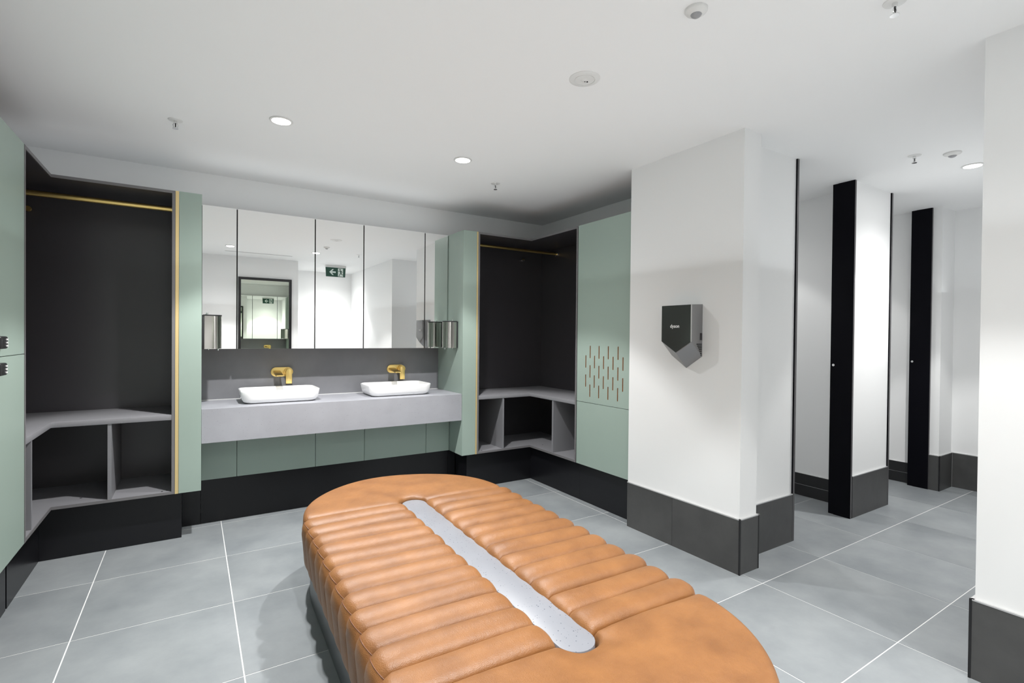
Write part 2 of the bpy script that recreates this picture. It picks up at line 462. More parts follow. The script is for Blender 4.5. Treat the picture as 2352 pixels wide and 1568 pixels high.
# left run of two-door lockers (face looks to +x)
def locker_left(y1, w, label, group=None):
    y0 = y1 - w
    t = thing('tall_locker', label, 'locker', (-0.98, (y0 + y1) / 2, 0), group)
    B('carcass', XBL + 0.004, XL - 0.02, y0 + 0.001, y1 - 0.001, ZB, ZT, M['dark'], t)
    B('kickboard', XBL + 0.004, -0.79, y0, y1, 0.001, ZB, M['kick'], t)
    for z0, z1, zl in ((1.289, ZT, 1.352), (ZB, 1.286, 1.235)):
        d = B('door', XL - 0.019, XL, y0 + 0.0015, y1 - 0.0015, z0, z1, M['green'], t, bevel=0.001, seg=1)
        o, k = lock(d, XL, y0 + (0.104 if zl > 1.3 else 0.096), zl)
        k.build('lock_button', M['print_white'], d)
    return t
LW = 0.53
lk = locker_left(3.478, LW, 'sage green two-door tall locker at the left edge beside the corner wardrobe')
lk['group'] = 'lockers along the left wall'
for n, w in enumerate(('second', 'third', 'fourth', 'fifth'), 1):
    dup(lk, (0, -LW * n, 0), 'sage green two-door tall locker, %s from the corner wardrobe along the left wall' % w)

# ------------------------------------------------------------------ corner wardrobes
def L_board(name, m, parent, pts, z0, z1, bevel=0.0):
    return BM().prism(pts, z0, z1).build(name, m, parent, bevel=bevel, smooth=bevel > 0)

def wardrobe_left():
    t = thing('corner_wardrobe', 'open black L-shaped corner wardrobe with brass rail beside left basin', 'wardrobe', (-0.7, 4.3, 0))
    ya = 3.50; xe = -0.099                       # ends of the two legs (outer faces)
    # backs and sides
    B('back_panel', XBL + 0.004, xe, YB - 0.024, YB - 0.004, ZB, ZT, M['black_in'], t)
    B('back_panel', XBL + 0.004, XBL + 0.022, ya, YB - 0.024, ZB, ZT, M['black_in'], t)
    B('side_panel', xe - D, xe, YF + 0.002, YB - 0.024, ZB, ZT, M['black_in'], t)
    B('side_panel', XBL + 0.022, XL - 0.002, ya - D, ya, ZB, ZT, M['black_in'], t)
    fp = lambda e, yo=0.0: [(XBL + 0.022, ya), (XL + e, ya), (XL + e, YF + e), (xe - D, YF + e), (xe - D, YB - 0.024), (XBL + 0.022, YB - 0.024)]
    # e<0 sets the board back from the front
    def lpts(e): return [(XBL + 0.022, ya), (XL - e, ya), (XL - e, YF + e), (xe - D, YF + e), (xe - D, YB - 0.024), (XBL + 0.022, YB - 0.024)]
    L_board('top_panel', M['black_in'], t, lpts(0.004), ZT - D, ZT)
    L_board('bottom_panel', M['shelf'], t, lpts(0.004), ZB, ZB + D)
    sh = L_board('shelf', M['shelf'], t, lpts(0.001), 0.821, 0.856, bevel=0.0015)
    # grey front edging
    e = 0.0
    B('top_edging', XL - 0.003, xe - D, YF, YF + 0.004, ZT - D, ZT, M['edge'], t)
    B('top_edging', XL - 0.004, XL, ya, YF + 0.004, ZT - D, ZT, M['edge'], t)
    B('bottom_edging', XL - 0.003, xe - D, YF, YF + 0.004, ZB, ZB + D, M['edge'], t)
    B('bottom_edging', XL - 0.004, XL, ya, YF + 0.004, ZB, ZB + D, M['edge'], t)
    B('side_edging', xe - D, xe, YF - 0.001, YF + 0.003, ZB, ZT, M['edge'], t)
    B('side_edging', XL - 0.003, XL + 0.001, ya - D, ya, ZB, ZT, M['edge'], t)
    B('divider', -0.453, -0.433, YF + 0.006, YB - 0.026, ZB + D, 0.821, M['shelf'], t)
    B('divider', XBL + 0.024, XL - 0.006, 3.636, 3.656, ZB + D, 0.821, M['shelf'], t)
    # brass rail, end flange, coat peg, upright strip
    BM().cyl((XBL + 0.03, 4.25, 2.262), (xe - D - 0.001, 4.25, 2.262), 0.0175, 20).build('hanging_rail', M['gold'], t, smooth=True)
    BM().cyl((xe - D - 0.008, 4.25, 2.262), (xe - D - 0.0005, 4.25, 2.262), 0.024, 20).build('rail_flange', M['gold'], t, smooth=True)
    bm = BM().lathe([(0.0, -0.046), (0.016, -0.046), (0.018, -0.040), (0.018, -0.026), (0.009, -0.022), (0.009, 0), (0, 0)], (-0.922, YB - 0.0245, 2.215), 20, axis='y')
    bm.build('coat_peg', M['gold'], t, smooth=True)
    B('brass_strip', xe + 0.001, -0.079, YF - 0.003, YF + 0.016, ZB, ZT, M['strip'], t)
    B('green_end_panel', -0.078, 0.052, YF - 0.002, YB - 0.004, ZB, ZT, M['green'], t, bevel=0.001, seg=1)
    # kickboards set back under the unit
    B('kickboard', -0.79, -0.061, 4.12, 4.138, 0.001, ZB, M['kick'], t)
    B('kickboard', -0.808, -0.79, ya, 4.138, 0.001, ZB, M['kick'], t)
    B('kickboard', -0.079, -0.061, 4.138, 4.33, 0.001, ZB, M['kick'], t)
    B('kickboard', -0.061, 0.052, 4.341, 4.36, 0.001, ZB, M['kick'], t)
    for (x, y) in ((-0.17, 4.085), (-0.145, 4.10), (-0.60, 4.18), (-0.80, 3.9)):
        BM().cyl((x, y, ZB + D), (x, y, ZB + D + 0.0015), 0.006, 10).build('screw_cover', M['blackplastic'], t)
wardrobe_left()

def wardrobe_right():
    t = thing('corner_wardrobe', 'open black L-shaped corner wardrobe with rail in the far right corner', 'wardrobe', (2.8, 4.3, 0))
    ya = 3.350; xe = 2.193
    B('back_panel', xe, XBR - 0.004, YB - 0.024, YB - 0.004, ZB, ZT, M['black_in'], t)
    B('back_panel', XBR - 0.022, XBR - 0.004, ya, YB - 0.024, ZB, ZT, M['black_in'], t)
    B('side_panel', xe, xe + D, YF + 0.002, YB - 0.024, ZB, ZT, M['black_in'], t)
    B('side_panel', XRF + 0.002, XBR - 0.022, ya, ya + D, ZB, ZT, M['black_in'], t)
    y1 = ya + D
    def lpts(e): return [(xe + D, YF + e), (XRF + e, YF + e), (XRF + e, y1), (XBR - 0.022, y1), (XBR - 0.022, YB - 0.024), (xe + D, YB - 0.024)]
    L_board('top_panel', M['black_in'], t, lpts(0.004), ZT - D, ZT)
    L_board('bottom_panel', M['shelf'], t, lpts(0.004), ZB, ZB + D)
    L_board('shelf', M['shelf'], t, lpts(0.001), 0.819, 0.852, bevel=0.0015)
    B('top_edging', xe + D, XRF + 0.003, YF, YF + 0.004, ZT - D, ZT, M['edge'], t)
    B('top_edging', XRF, XRF + 0.004, y1, YF + 0.004, ZT - D, ZT, M['edge'], t)
    B('bottom_edging', xe + D, XRF + 0.003, YF, YF + 0.004, ZB, ZB + D, M['edge'], t)
    B('bottom_edging', XRF, XRF + 0.004, y1, YF + 0.004, ZB, ZB + D, M['edge'], t)
    B('side_edging', xe, xe + D, YF - 0.001, YF + 0.003, ZB, ZT, M['edge'], t)
    B('side_edging', XRF - 0.001, XRF + 0.003, ya, y1, ZB, ZT, M['edge'], t)
    B('divider', 2.470, 2.488, YF + 0.006, YB - 0.026, ZB + D, 0.819, M['shelf'], t)
    B('divider', XRF + 0.006, XBR - 0.024, 3.682, 3.702, ZB + D, 0.819, M['shelf'], t)
    BM().cyl((xe + D + 0.001, 4.3, 2.28), (XBR - 0.023, 4.3, 2.28), 0.0135, 20).build('hanging_rail', M['gold'], t, smooth=True)
    BM().cyl((XBR - 0.030, 4.3, 2.28), (XBR - 0.0225, 4.3, 2.28), 0.024, 20).build('rail_flange', M['chrome'], t, smooth=True)
    BM().lathe([(0.0, -0.046), (0.016, -0.046), (0.018, -0.040), (0.018, -0.026), (0.009, -0.022), (0.009, 0), (0, 0)], (3.005, YB - 0.0245, 2.221), 20, axis='y').build('coat_peg', M['chrome'], t, smooth=True)
    B('brass_strip', 2.1785, xe - 0.001, YF - 0.003, YF + 0.016, ZB, ZT, M['strip'], t)
    B('green_end_panel', 2.043, 2.178, YF - 0.002, YB - 0.004, ZB, ZT, M['green'], t, bevel=0.001, seg=1)
    B('kickboard', 2.118, 2.842, 4.10, 4.118, 0.001, ZB, M['kick'], t)
    B('kickboard', 2.826, 2.844, ya, 4.10, 0.001, ZB, M['kick'], t)
    B('kickboard', 2.118, 2.136, 4.118, 4.33, 0.001, ZB, M['kick'], t)
    B('kickboard', 2.043, 2.118, 4.341, 4.36, 0.001, ZB, M['kick'], t)
    for (x, y) in ((2.26, 4.075), (2.66, 4.22), (2.90, 4.0)):
        BM().cyl((x, y, ZB + D), (x, y, ZB + D + 0.0015), 0.006, 10).build('screw_cover', M['blackplastic'], t)
wardrobe_right()

# right-hand locker with the slotted door (face looks to -x)
def locker_right():
    t = thing('tall_locker', 'sage green tall locker with slotted upper door beside white pier', 'locker', (3.04, 3.02, 0))
    y0, y1 = 2.707, 3.346
    B('carcass', XRF + 0.021, XBR - 0.004, y0, y1, ZB, ZT, M['dark'], t)
    B('kickboard', 2.826, XBR - 0.004, y0, y1 + 0.003, 0.001, ZB, M['kick'], t)
    B('door', XRF, XRF + 0.019, y0 + 0.002, y1 - 0.002, ZB, 0.853, M['green'], t, bevel=0.001, seg=1)
    # slotted door: a plate with real slots cut through
    sl = []
    cols_a = [3.232, 3.125, 3.017, 2.909, 2.801]; cols_b = [3.178, 3.071, 2.963, 2.855]
    for y in cols_a: sl += [(y, 1.145, 1.249), (y, 0.985, 1.089)]
    for y in cols_b: sl += [(y, 1.226, 1.330), (y, 1.065, 1.169), (y, 0.905, 1.009)]
    hw = 0.0055
    ys = sorted({y0 + 0.002, y1 - 0.002} | {y - hw for y, _, _ in sl} | {y + hw for y, _, _ in sl})
    zs = sorted({0.857, ZT} | {z for s in sl for z in s[1:]})
    def hole(yc, zc): return any(abs(yc - y) < hw and a < zc < b for y, a, b in sl)
    bm = BM(); x0, x1 = XRF, XRF + 0.019
    nz = len(zs); cell = lambda i, j: 0 <= i < len(ys) - 1 and 0 <= j < nz - 1 and not hole((ys[i] + ys[i + 1]) / 2, (zs[j] + zs[j + 1]) / 2)
    for x in (x0, x1):
        b = len(bm.v); bm.v += [(x, y, z) for y in ys for z in zs]
        for i in range(len(ys) - 1):
            for j in range(nz - 1):
                if cell(i, j):
                    q = (b + i * nz + j, b + i * nz + j + 1, b + (i + 1) * nz + j + 1, b + (i + 1) * nz + j)
                    bm.f.append(q if x == x0 else tuple(reversed(q)))
    for i in range(len(ys) - 1):          # outer rim
        for j, s in ((0, 0), (nz - 1, 1)):
            p = i * nz + j; q = p + nz; o = len(ys) * nz
            bm.f.append((p, q, q + o, p + o))
    for j in range(nz - 1):
        for i in (0, len(ys) - 1):
            p = i * nz + j; q = p + 1; o = len(ys) * nz
            bm.f.append((p, q, q + o, p + o))
    d = bm.build('slotted_door', M['green'], t, recalc=True)
    for y, a, b_ in sl:
        s = BM(); x0, x1 = XRF + 0.0012, XRF + 0.016; w = 0.0018; o = 0.0003
        s.box(x0, x1, y - hw + o, y - hw + w, a + o, b_ - o).box(x0, x1, y + hw - w, y + hw - o, a + o, b_ - o)
        s.box(x0, x1, y - hw + w, y + hw - w, a + o, a + w).box(x0, x1, y - hw + w, y + hw - w, b_ - w, b_ - o)
        s.box(XRF + 0.012, x1, y - hw + w, y + hw - w, a + w, b_ - w)
        s.build('vent_slot', M['slot'], d)
locker_right()

# ------------------------------------------------------------------ vanity wall
XS = [0.054, 0.284, 0.847, 1.245, 1.807, 2.041]
YM, YP = 4.365, 4.31
def vanity():
    c = thing('under_counter_cabinet', 'run of sage green cabinet panels under the stone counter above black kick', 'cabinet', (1.04, 4.45, 0))
    B('carcass', XS[0], XS[-1], YP + 0.02, YB - 0.005, ZB, 0.64, M['dark'], c)
    for a, b in zip(XS, XS[1:]):
        B('door', a + 0.0015, b - 0.0015, YP, YP + 0.018, ZB + 0.002, 0.66, M['green'], c, bevel=0.001, seg=1)
    B('kickboard', 0.0545, 2.0405, 4.341, 4.36, 0.001, ZB, M['kick'], c)
    t = thing('vanity_counter', 'thick grey stone counter with two white basins below the mirrors', 'counter', (1.04, 4.3, 0.642))
    bm = BM().box(0.0525, 2.0425, 4.058, 4.078, 0.642, 0.88)
    bm.build('apron', M['stone'], t, bevel=0.0015)
    B('worktop', 0.0525, 2.0425, 4.078, YB - 0.022, 0.86, 0.88, M['stone'], t)
    B('underside', 0.0525, 2.0425, 4.078, YP - 0.001, 0.642, 0.66, M['stone'], t)
    s = thing('splashback', 'dark grey stone splashback between counter and mirrors', 'splashback', (1.04, 4.59, 0.88))
    B('stone_slab', 0.0535, 2.0415, YB - 0.02, YB - 0.001, 0.881, 1.2855, M['splash'], s)
    BM().box(0.0535, 2.0415, YB - 0.0235, YB - 0.02, 0.8805, 0.8845).build('silicone_bead', M['whiteplastic'], s)
    mc = thing('mirror_cabinet', 'row of frameless mirror cabinet doors above the two basins', 'mirror cabinet', (1.04, 4.48, 1.286))
    B('carcass', XS[0], XS[-1], YM + 0.02, YB - 0.005, 1.287, ZT - 0.001, M['dark'], mc)
    for a, b in zip(XS, XS[1:]):
        B('mirror_door', a + 0.0045, b - 0.0045, YM, YM + 0.019, 1.286, ZT, M['mirror'], mc)
vanity()

def rrect(x0, x1, y0, y1, r, n=8):
    pts = []
    for cx, cy, a0 in ((x1 - r, y0 + r, -PI / 2), (x1 - r, y1 - r, 0), (x0 + r, y1 - r, PI / 2), (x0 + r, y0 + r, PI)):
        for i in range(n + 1):
            a = a0 + PI / 2 * i / n; pts.append((cx + r * math.cos(a), cy + r * math.sin(a)))
    return pts

def basin(x0, x1, label):
    y0, y1, zr = 4.152, 4.505, 0.977
    t = thing('vessel_basin', label, 'basin', ((x0 + x1) / 2, (y0 + y1) / 2, 0.88), 'white basins on the counter')
    rings = []
    def ring(ins, z, r): rings.append([(x, y, z) for x, y in rrect(x0 + ins, x1 - ins, y0 + ins, y1 - ins, max(r, 0.01), 10)])
    # outside from the foot up, over the rim, down into the bowl
    for ins, z, r in ((0.055, 0.8805, 0.04), (0.046, 0.8815, 0.05), (0.030, 0.887, 0.055), (0.018, 0.898, 0.058), (0.010, 0.915, 0.06), (0.004, 0.945, 0.062), (0.0, 0.970, 0.064),
                      (0.0015, 0.9755, 0.064), (0.005, zr, 0.062), (0.009, 0.9755, 0.058), (0.012, 0.970, 0.055), (0.018, 0.940, 0.052), (0.026, 0.918, 0.05), (0.045, 0.904, 0.045), (0.08, 0.899, 0.04), (0.14, 0.8965, 0.02)):
        ring(ins, z, r)
    bm = BM(); n = len(rings[0])
    bm.grid([r + [r[0]] for r in rings])
    b = len(bm.v)
    for k, rg in ((0, rings[0]), (1, rings[-1])):
        b = len(bm.v); bm.v += rg; bm.f.append(tuple(b + i for i in range(n)))
    o = bm.build('bowl', M['porcelain'], t, smooth=True, angle=60)
    bm2 = bmesh.new(); bm2.from_mesh(o.data); bmesh.ops.remove_doubles(bm2, verts=bm2.verts, dist=1e-5)
    bmesh.ops.recalc_face_normals(bm2, faces=bm2.faces); bm2.to_mesh(o.data); bm2.free()
    cx, cy = (x0 + x1) / 2, (y0 + y1) / 2
    BM().lathe([(0, 0.008), (0.024, 0.008), (0.03, 0.004), (0.03, 0)], (cx, cy, 0.897), 24).build('plug', M['gold'], t, smooth=True)
basin(0.298, 0.856, 'white rounded vessel basin on the left of the stone counter')
basin(1.247, 1.803, 'white rounded vessel basin on the right of the stone counter')

def tap(x0, label):
    yw = YB - 0.0205
    x1 = x0 + 0.168; zc = 1.088; h = 0.038
    t = thing('wall_tap', label, 'tap', ((x0 + x1) / 2, yw, zc), 'brass wall taps')
    pts = [(x0 + h + h * math.cos(a), zc + h * math.sin(a)) for a in [PI / 2 + PI * i / 14 for i in range(15)]]
    pts += [(x1 - h + h * math.cos(a), zc + h * math.sin(a)) for a in [-PI / 2 + PI * i / 14 for i in range(15)]]
    BM().prism(pts, yw - 0.010, yw, 'xzy').build('wall_plate', M['gold'], t, smooth=True, angle=35, bevel=0.0015)
    xs = x0 + 0.045
    sp = BM().prism([(yw - 0.009, zc - 0.012), (yw - 0.185, zc - 0.026), (yw - 0.187, zc - 0.014), (yw - 0.009, zc + 0.012)], xs - 0.027, xs + 0.027, 'yzx')
    sp.build('spout', M['gold'], t, bevel=0.003, smooth=True)
    BM().cyl((xs, yw - 0.170, zc - 0.0285), (xs, yw - 0.170, zc - 0.022), 0.012, 16).build('aerator', M['dark'], t, smooth=True)
    xh = x1 - 0.036
    hd = BM().cyl((xh, yw - 0.010, zc), (xh, yw - 0.042, zc), 0.033, 28)
    k = hd.build('handle_hub', M['gold'], t, smooth=True)
    # lever: a flat paddle that hangs down in front of the hub
    pts = [(xh + 0.024 * math.cos(a), zc + 0.004 + 0.024 * math.sin(a)) for a in [PI * i / 12 for i in range(13)]]
    pts = [(xh + 0.024, zc - 0.098)] + pts + [(xh - 0.024, zc - 0.098)]
    BM().prism(pts, yw - 0.056, yw - 0.042, 'xzy').build('lever', M['gold'], t, bevel=0.003, smooth=True)
tap(0.545, 'brushed brass wall tap over the left basin')
tap(1.525, 'brushed brass wall tap over the right basin')

def dispenser(xw, s, yc, label):
    """cylinder-fronted dispenser on a side panel; s = direction it sticks out"""
    t = thing('soap_dispenser', label, 'dispenser', (xw, yc, 1.29), 'steel dispensers beside the mirrors')
    def prof(r, d0, d1):
        pts = [(xw + s * d0, yc - r)]
        cx = d1 - r
        pts += [(xw + s * (cx + r * math.cos(a)), yc + r * math.sin(a)) for a in [-PI / 2 + PI * i / 20 for i in range(21)]]
        pts += [(xw + s * d0, yc + r)]
        return pts if s > 0 else list(reversed(pts))
    x0, x1 = sorted((xw - s * 0.0008, xw + s * 0.018))
    B('back_plate', x0, x1, yc - 0.056, yc + 0.056, 1.290, 1.532, M['blackplastic'], t, bevel=0.002)
    BM().prism(prof(0.058, 0.018, 0.127), 1.292, 1.526, 'xyz').build('steel_body', M['steel'], t, smooth=True, angle=50)
    BM().prism(prof(0.0585, 0.010, 0.128), 1.526, 1.535, 'xyz').build('lid', M['blackplastic'], t, smooth=True, angle=50)
    BM().cyl((xw + s * 0.035, yc - 0.01, 1.535), (xw + s * 0.035, yc - 0.01, 1.550), 0.006, 12).build('key_lock', M['chrome'], t, smooth=True)
    BM().cyl((xw + s * 0.105, yc, 1.278), (xw + s * 0.105, yc, 1.292), 0.006, 12).build('nozzle', M['chrome'], t, smooth=True)
    BM().cyl((xw + s * 0.045, yc - 0.03, 1.284), (xw + s * 0.045, yc - 0.03, 1.292), 0.005, 12).build('screw_foot', M['chrome'], t, smooth=True)
dispenser(0.0525, 1, 4.245, 'brushed steel cylindrical dispenser on the left end of the mirrors')
dispenser(2.0425, -1, 4.20, 'brushed steel cylindrical dispenser on the right end of the mirrors')

# ------------------------------------------------------------------ bench
BC = Vector((1.060, 1.998, 0)); BY = math.atan(0.030)
def bench():
    t = thing('upholstered_bench', 'long rounded tan leather bench with ribbed seat and pale stone strip', 'bench', (BC.x, BC.y, 0))
    t.rotation_euler = (0, 0, -BY)
    def build(bm, name, m, smooth=True, angle=60, **k):
        # vertices are already local to the bench
        off = parent_loc(t); bm.v = [(x + off.x, y + off.y, z + off.z) for x, y, z in bm.v]
        return bm.build(name, m, t, smooth=smooth, angle=angle, **k)
    V0, PITCH, N = -0.750, 0.125, 12
    V1 = V0 + PITCH * N
    UI, UO, ZV, ZL = 0.070, 0.586, 0.428, 0.215
    def stadium(hw, v0, v1, n=24):
        return [(hw * math.cos(a), v1 + hw * math.sin(a)) for a in [PI * i / n for i in range(n + 1)]] + \
               [(hw * math.cos(a), v0 + hw * math.sin(a)) for a in [PI + PI * i / n for i in range(n + 1)]]
    build(BM().prism(stadium(0.556, V0, V1), 0.004, 0.212), 'plinth', M['plinth'], angle=30)
    build(BM().prism(stadium(0.545, V0, V1), 0.0, 0.010), 'plinth_foot', M['trim'], angle=30)
    build(BM().prism(stadium(0.560, V0, V1), 0.212, 0.36), 'seat_core', M['dark'], angle=30)
    build(BM().prism(stadium(0.067, V0, V1, 16), 0.36, 0.431), 'stone_strip', M['terrazzo'], angle=30, bevel=0.0015)
    # path across the bench for the ribs: (u, z, nu, nz, bulge, corner weight)
    path = []
    def arc(cu, cz, r, a0, a1, n, b0, b1, c=0.0):
        for i in range(n + 1):
            f = i / n; a = a0 + (a1 - a0) * f
            path.append((cu + r * math.cos(a), cz + r * math.sin(a), math.cos(a), math.sin(a), b0 + (b1 - b0) * f, c * math.sin(PI * f)))
    path.append((UI, 0.362, -1, 0, 0.002, 0)); path.append((UI, 0.385, -1, 0, 0.004, 0))
    r = 0.022
    arc(UI + r, ZV - r, r, PI, PI / 2, 6, 0.008, 0.030)
    for f in (0.1, 0.25, 0.4, 0.55, 0.7, 0.82, 0.92): path.append((UI + r + (UO - 0.03 - UI - r) * f, ZV, 0, 1, 0.034, 0))
    R = 0.024
    arc(UO - R, ZV - R, R, PI / 2, 0, 8, 0.031, 0.024, 0.45)
    for z, b in ((0.385, 0.023), (0.36, 0.021), (0.33, 0.018), (0.29, 0.014), (0.25, 0.010), (0.225, 0.006), (ZL, 0.0)): path.append((UO + 0.004 - 0.004 * (0.4 - z), z, 1, 0, b, 0))
    ts = [-1, -0.985, -0.94, -0.85, -0.7, -0.5, -0.25, 0, 0.25, 0.5, 0.7, 0.85, 0.94, 0.985, 1]
    rnd = random.Random(3)
    def rib(k, s):
        vc = V0 + (k + 0.5) * PITCH; amp = 1 + rnd.uniform(-0.10, 0.10); ph = rnd.uniform(0, 6)
        rows = []
        for i, (u, z, nu, nz, b, c) in enumerate(path):
            row = []
            wob = 1 + 0.07 * math.sin(ph + i * 0.55)
            for q in ts:
                h = b * amp * wob * (max(0.0, 1 - q * q) ** 0.5) - (0.012 if abs(q) == 1 else 0.0)
                # pinch at the seams where top and side panels are sewn together
                h -= c * 0.030 * (abs(q) ** 3)
                vv = vc + q * PITCH / 2
                row.append((s * (u + nu * h), vv, z + nz * h))
            rows.append(row)
        o = build(BM().grid(rows), 'cushion_rib', M['leather'], recalc=True)
        if o.data.polygons[len(ts) * 10].normal.z < 0: o.data.flip_normals()
        # sewn piping: arches at the outer shoulder and round the inner end
        for idx, rr, nm in ((path_outer, 0.0016, 'shoulder_piping'), (path_inner, 0.0014, 'slot_piping')):
            pp = BM()
            pts = [Vector(p) for p in rows[idx][1:-1]]
            nn = Vector((s * path[idx][2], 0, path[idx][3]))
            pp.tube([p + nn * 0.0006 for p in pts], rr, 5)
            build(pp, nm, M['stitch'])
    path_inner = 4
    path_outer = 2 + 7 + 7 + 4
    for k in range(N):
        for s in (-1, 1): rib(k, s)
    # rounded end cushions with the notch for the stone strip
    def cap(vs, sg):
        RN = 0.074
        prof = [(RN, 0.362, 0), (RN, 0.40, 0), (RN + 0.002, 0.428, 0), (RN + 0.008, 0.440, 0), (RN + 0.018, 0.447, 0)]
        ro = UO + 0.006
        for f in (0.12, 0.28, 0.45, 0.62, 0.78, 0.9): prof.append((RN + 0.018 + (ro - 0.045 - RN - 0.018) * f, 0.449 + 0.006 * math.sin(PI * f), 0))
        for i in range(8):
            a = PI / 2 - PI / 2 * i / 7
            prof.append((ro - 0.032 + 0.032 * math.cos(a), 0.418 + 0.032 * math.sin(a), 0))
        prof += [(ro + 0.003, 0.37, 0), (ro + 0.004, 0.33, 0), (ro + 0.001, 0.28, 0), (ro - 0.004, 0.24, 0), (ro - 0.010, ZL, 0)]
        ths = []
        for i in range(73):
            ths.append(PI * i / 72)
        dth = [0.004, 0.012, 0.022, 0.034]
        ths = sorted(set([0.0] + dth + [PI - d for d in dth] + ths[1:]))
        rows = []
        for th in ths:
            row = []
            for (rr, z, _) in prof:
                d = rr * math.sin(th)
                w = 0.5 if rr < 0.12 else 1.0
                # rolled edge along the straight seam
                e = min(1.0, d / 0.045); dip = 0.034 * (1 - math.sqrt(max(0, 1 - (1 - e) ** 2)))
                top = max(0.0, min(1.0, (z - 0.36) / 0.07))
                shrink = 0.016 * (1 - math.sqrt(max(0, 1 - (1 - e) ** 2))) if rr > 0.5 else 0
                wr = 0.0018 * math.sin(9 * rr + 5 * th) * top
                row.append(((rr - shrink) * math.cos(th), vs + sg * (d * (1.0 if rr > 0.2 else 1.05)), z - dip * top + wr))
            rows.append(row)
        o = build(BM().grid(rows), 'cushion_end', M['leather'], recalc=True)
        if sum(p.normal.z for p in o.data.polygons) < 0: o.data.flip_normals()
    cap(V1, 1); cap(V0, -1)
bench()

# ------------------------------------------------------------------ hand dryer
def text_mesh(name, body, size, m, parent, mat4, extrude=0.0006):
    cu = bpy.data.curves.new(name, 'FONT'); cu.body = body; cu.size = size; cu.align_x = 'CENTER'; cu.align_y = 'CENTER'; cu.extrude = extrude
    cu.offset = 0.0004
    tmp = bpy.data.objects.new(name, cu); COL.objects.link(tmp)
    dg = bpy.context.evaluated_depsgraph_get()
    me = bpy.data.meshes.new_from_object(tmp.evaluated_get(dg))
    bpy.data.objects.remove(tmp)
    off = parent_loc(parent)
    me.transform(Matrix.Translation(-off) @ mat4)
    me.materials.clear(); me.materials.append(m)
    o = bpy.data.objects.new(name, me); COL.objects.link(o); o.parent = parent
    return o

def dryer():
    yc = 2.187
    t = thing('hand_dryer', 'dark grey wedge-shaped hand dryer on the white pier wall', 'hand dryer', (XR, yc, 1.2))
    xw, xf = XR - 0.0005, 2.640
    hb, hf = 0.121, 0.1175
    back = [(hb, 1.617), (-hb, 1.617), (-hb, 1.283), (0, 1.203), (hb, 1.283)]
    front = [(hf, 1.612), (-hf, 1.612), (-hf, 1.376), (0, 1.305), (hf, 1.376)]
    bm = BM(); bm.v = [(xw, yc + y, z) for y, z in back] + [(xf, yc + y, z) for y, z in front]
    bm.f = [(4, 3, 2, 1, 0), (5, 6, 7, 8, 9)] + [(i, (i + 1) % 5, 5 + (i + 1) % 5, 5 + i) for i in range(5)]
    bm.build('housing', M['nickel'], t, bevel=0.002, smooth=True, angle=30)
    f2 = [(y * 0.985, 1.4953 + (z - 1.4953) * 0.99) for y, z in front]
    BM().prism([(yc + y, z) for y, z in f2], xf - 0.004, xf - 0.0005, 'yzx').build('front_panel', M['gloss_dark'], t)
    BM().prism([(yc - hf - 0.0012, 1.376), (yc - hf + 0.0022, 1.376), (yc - hf + 0.0022, 1.611), (yc - hf - 0.0012, 1.611)], xf - 0.0046, xf + 0.003, 'yzx').build('edge_trim', M['silver'], t)
    # slots and rating label on the side that faces the viewer
    for i in range(7):
        z = 1.362 - 0.0115 * i
        w = 0.048 - 0.0068 * i
        B('air_slot', xw - 0.006 - w, xw - 0.006, yc - hb - 0.001, yc - hb + 0.004, z - 0.0035, z + 0.0035, M['dark'], t)
    B('rating_label', xw - 0.024, xw - 0.004, yc - hb - 0.001, yc - hb + 0.003, 1.388, 1.433, M['blackplastic'], t)
    # logo: reading direction is -y on a face that looks to -x
    m4 = Matrix(((0, 0, -1, xf - 0.0045), (-1, 0, 0, yc + 0.008), (0, 1, 0, 1.476), (0, 0, 0, 1)))
    text_mesh('logo', 'dyson', 0.031, M['print_white'], t, m4)
dryer()

# ------------------------------------------------------------------ ceiling fittings
def downlight(x, y, label, group=None):
    t = thing('downlight', label, 'downlight', (x, y, HC), group)
    BM().lathe([(0.052, 0), (0.062, -0.0005), (0.064, -0.003), (0.061, -0.006), (0.052, -0.006), (0.050, 0)], (x, y, HC), 36).build('trim_ring', M['whiteplastic'], t, smooth=True)
    BM().lathe([(0.0, -0.005), (0.051, -0.005), (0.051, -0.0005)], (x, y, HC), 36).build('lens', M['lens'], t)
DLAB = ['round lit downlight in the ceiling in front of the left basin', 'round lit downlight in the ceiling in front of the right basin',
        'round lit downlight near the front wall, seen left in the mirrors', 'round lit downlight seen in the middle of the mirrors',
        'round lit downlight behind the exit sign, seen in the mirrors', 'round lit downlight over the corridor at the right',
        'round downlight inside the nearer cubicle, out of sight', 'round downlight inside the farther cubicle, out of sight']
for (x, y, k), lab in zip(DOWNLIGHTS, DLAB): downlight(x, y, lab)

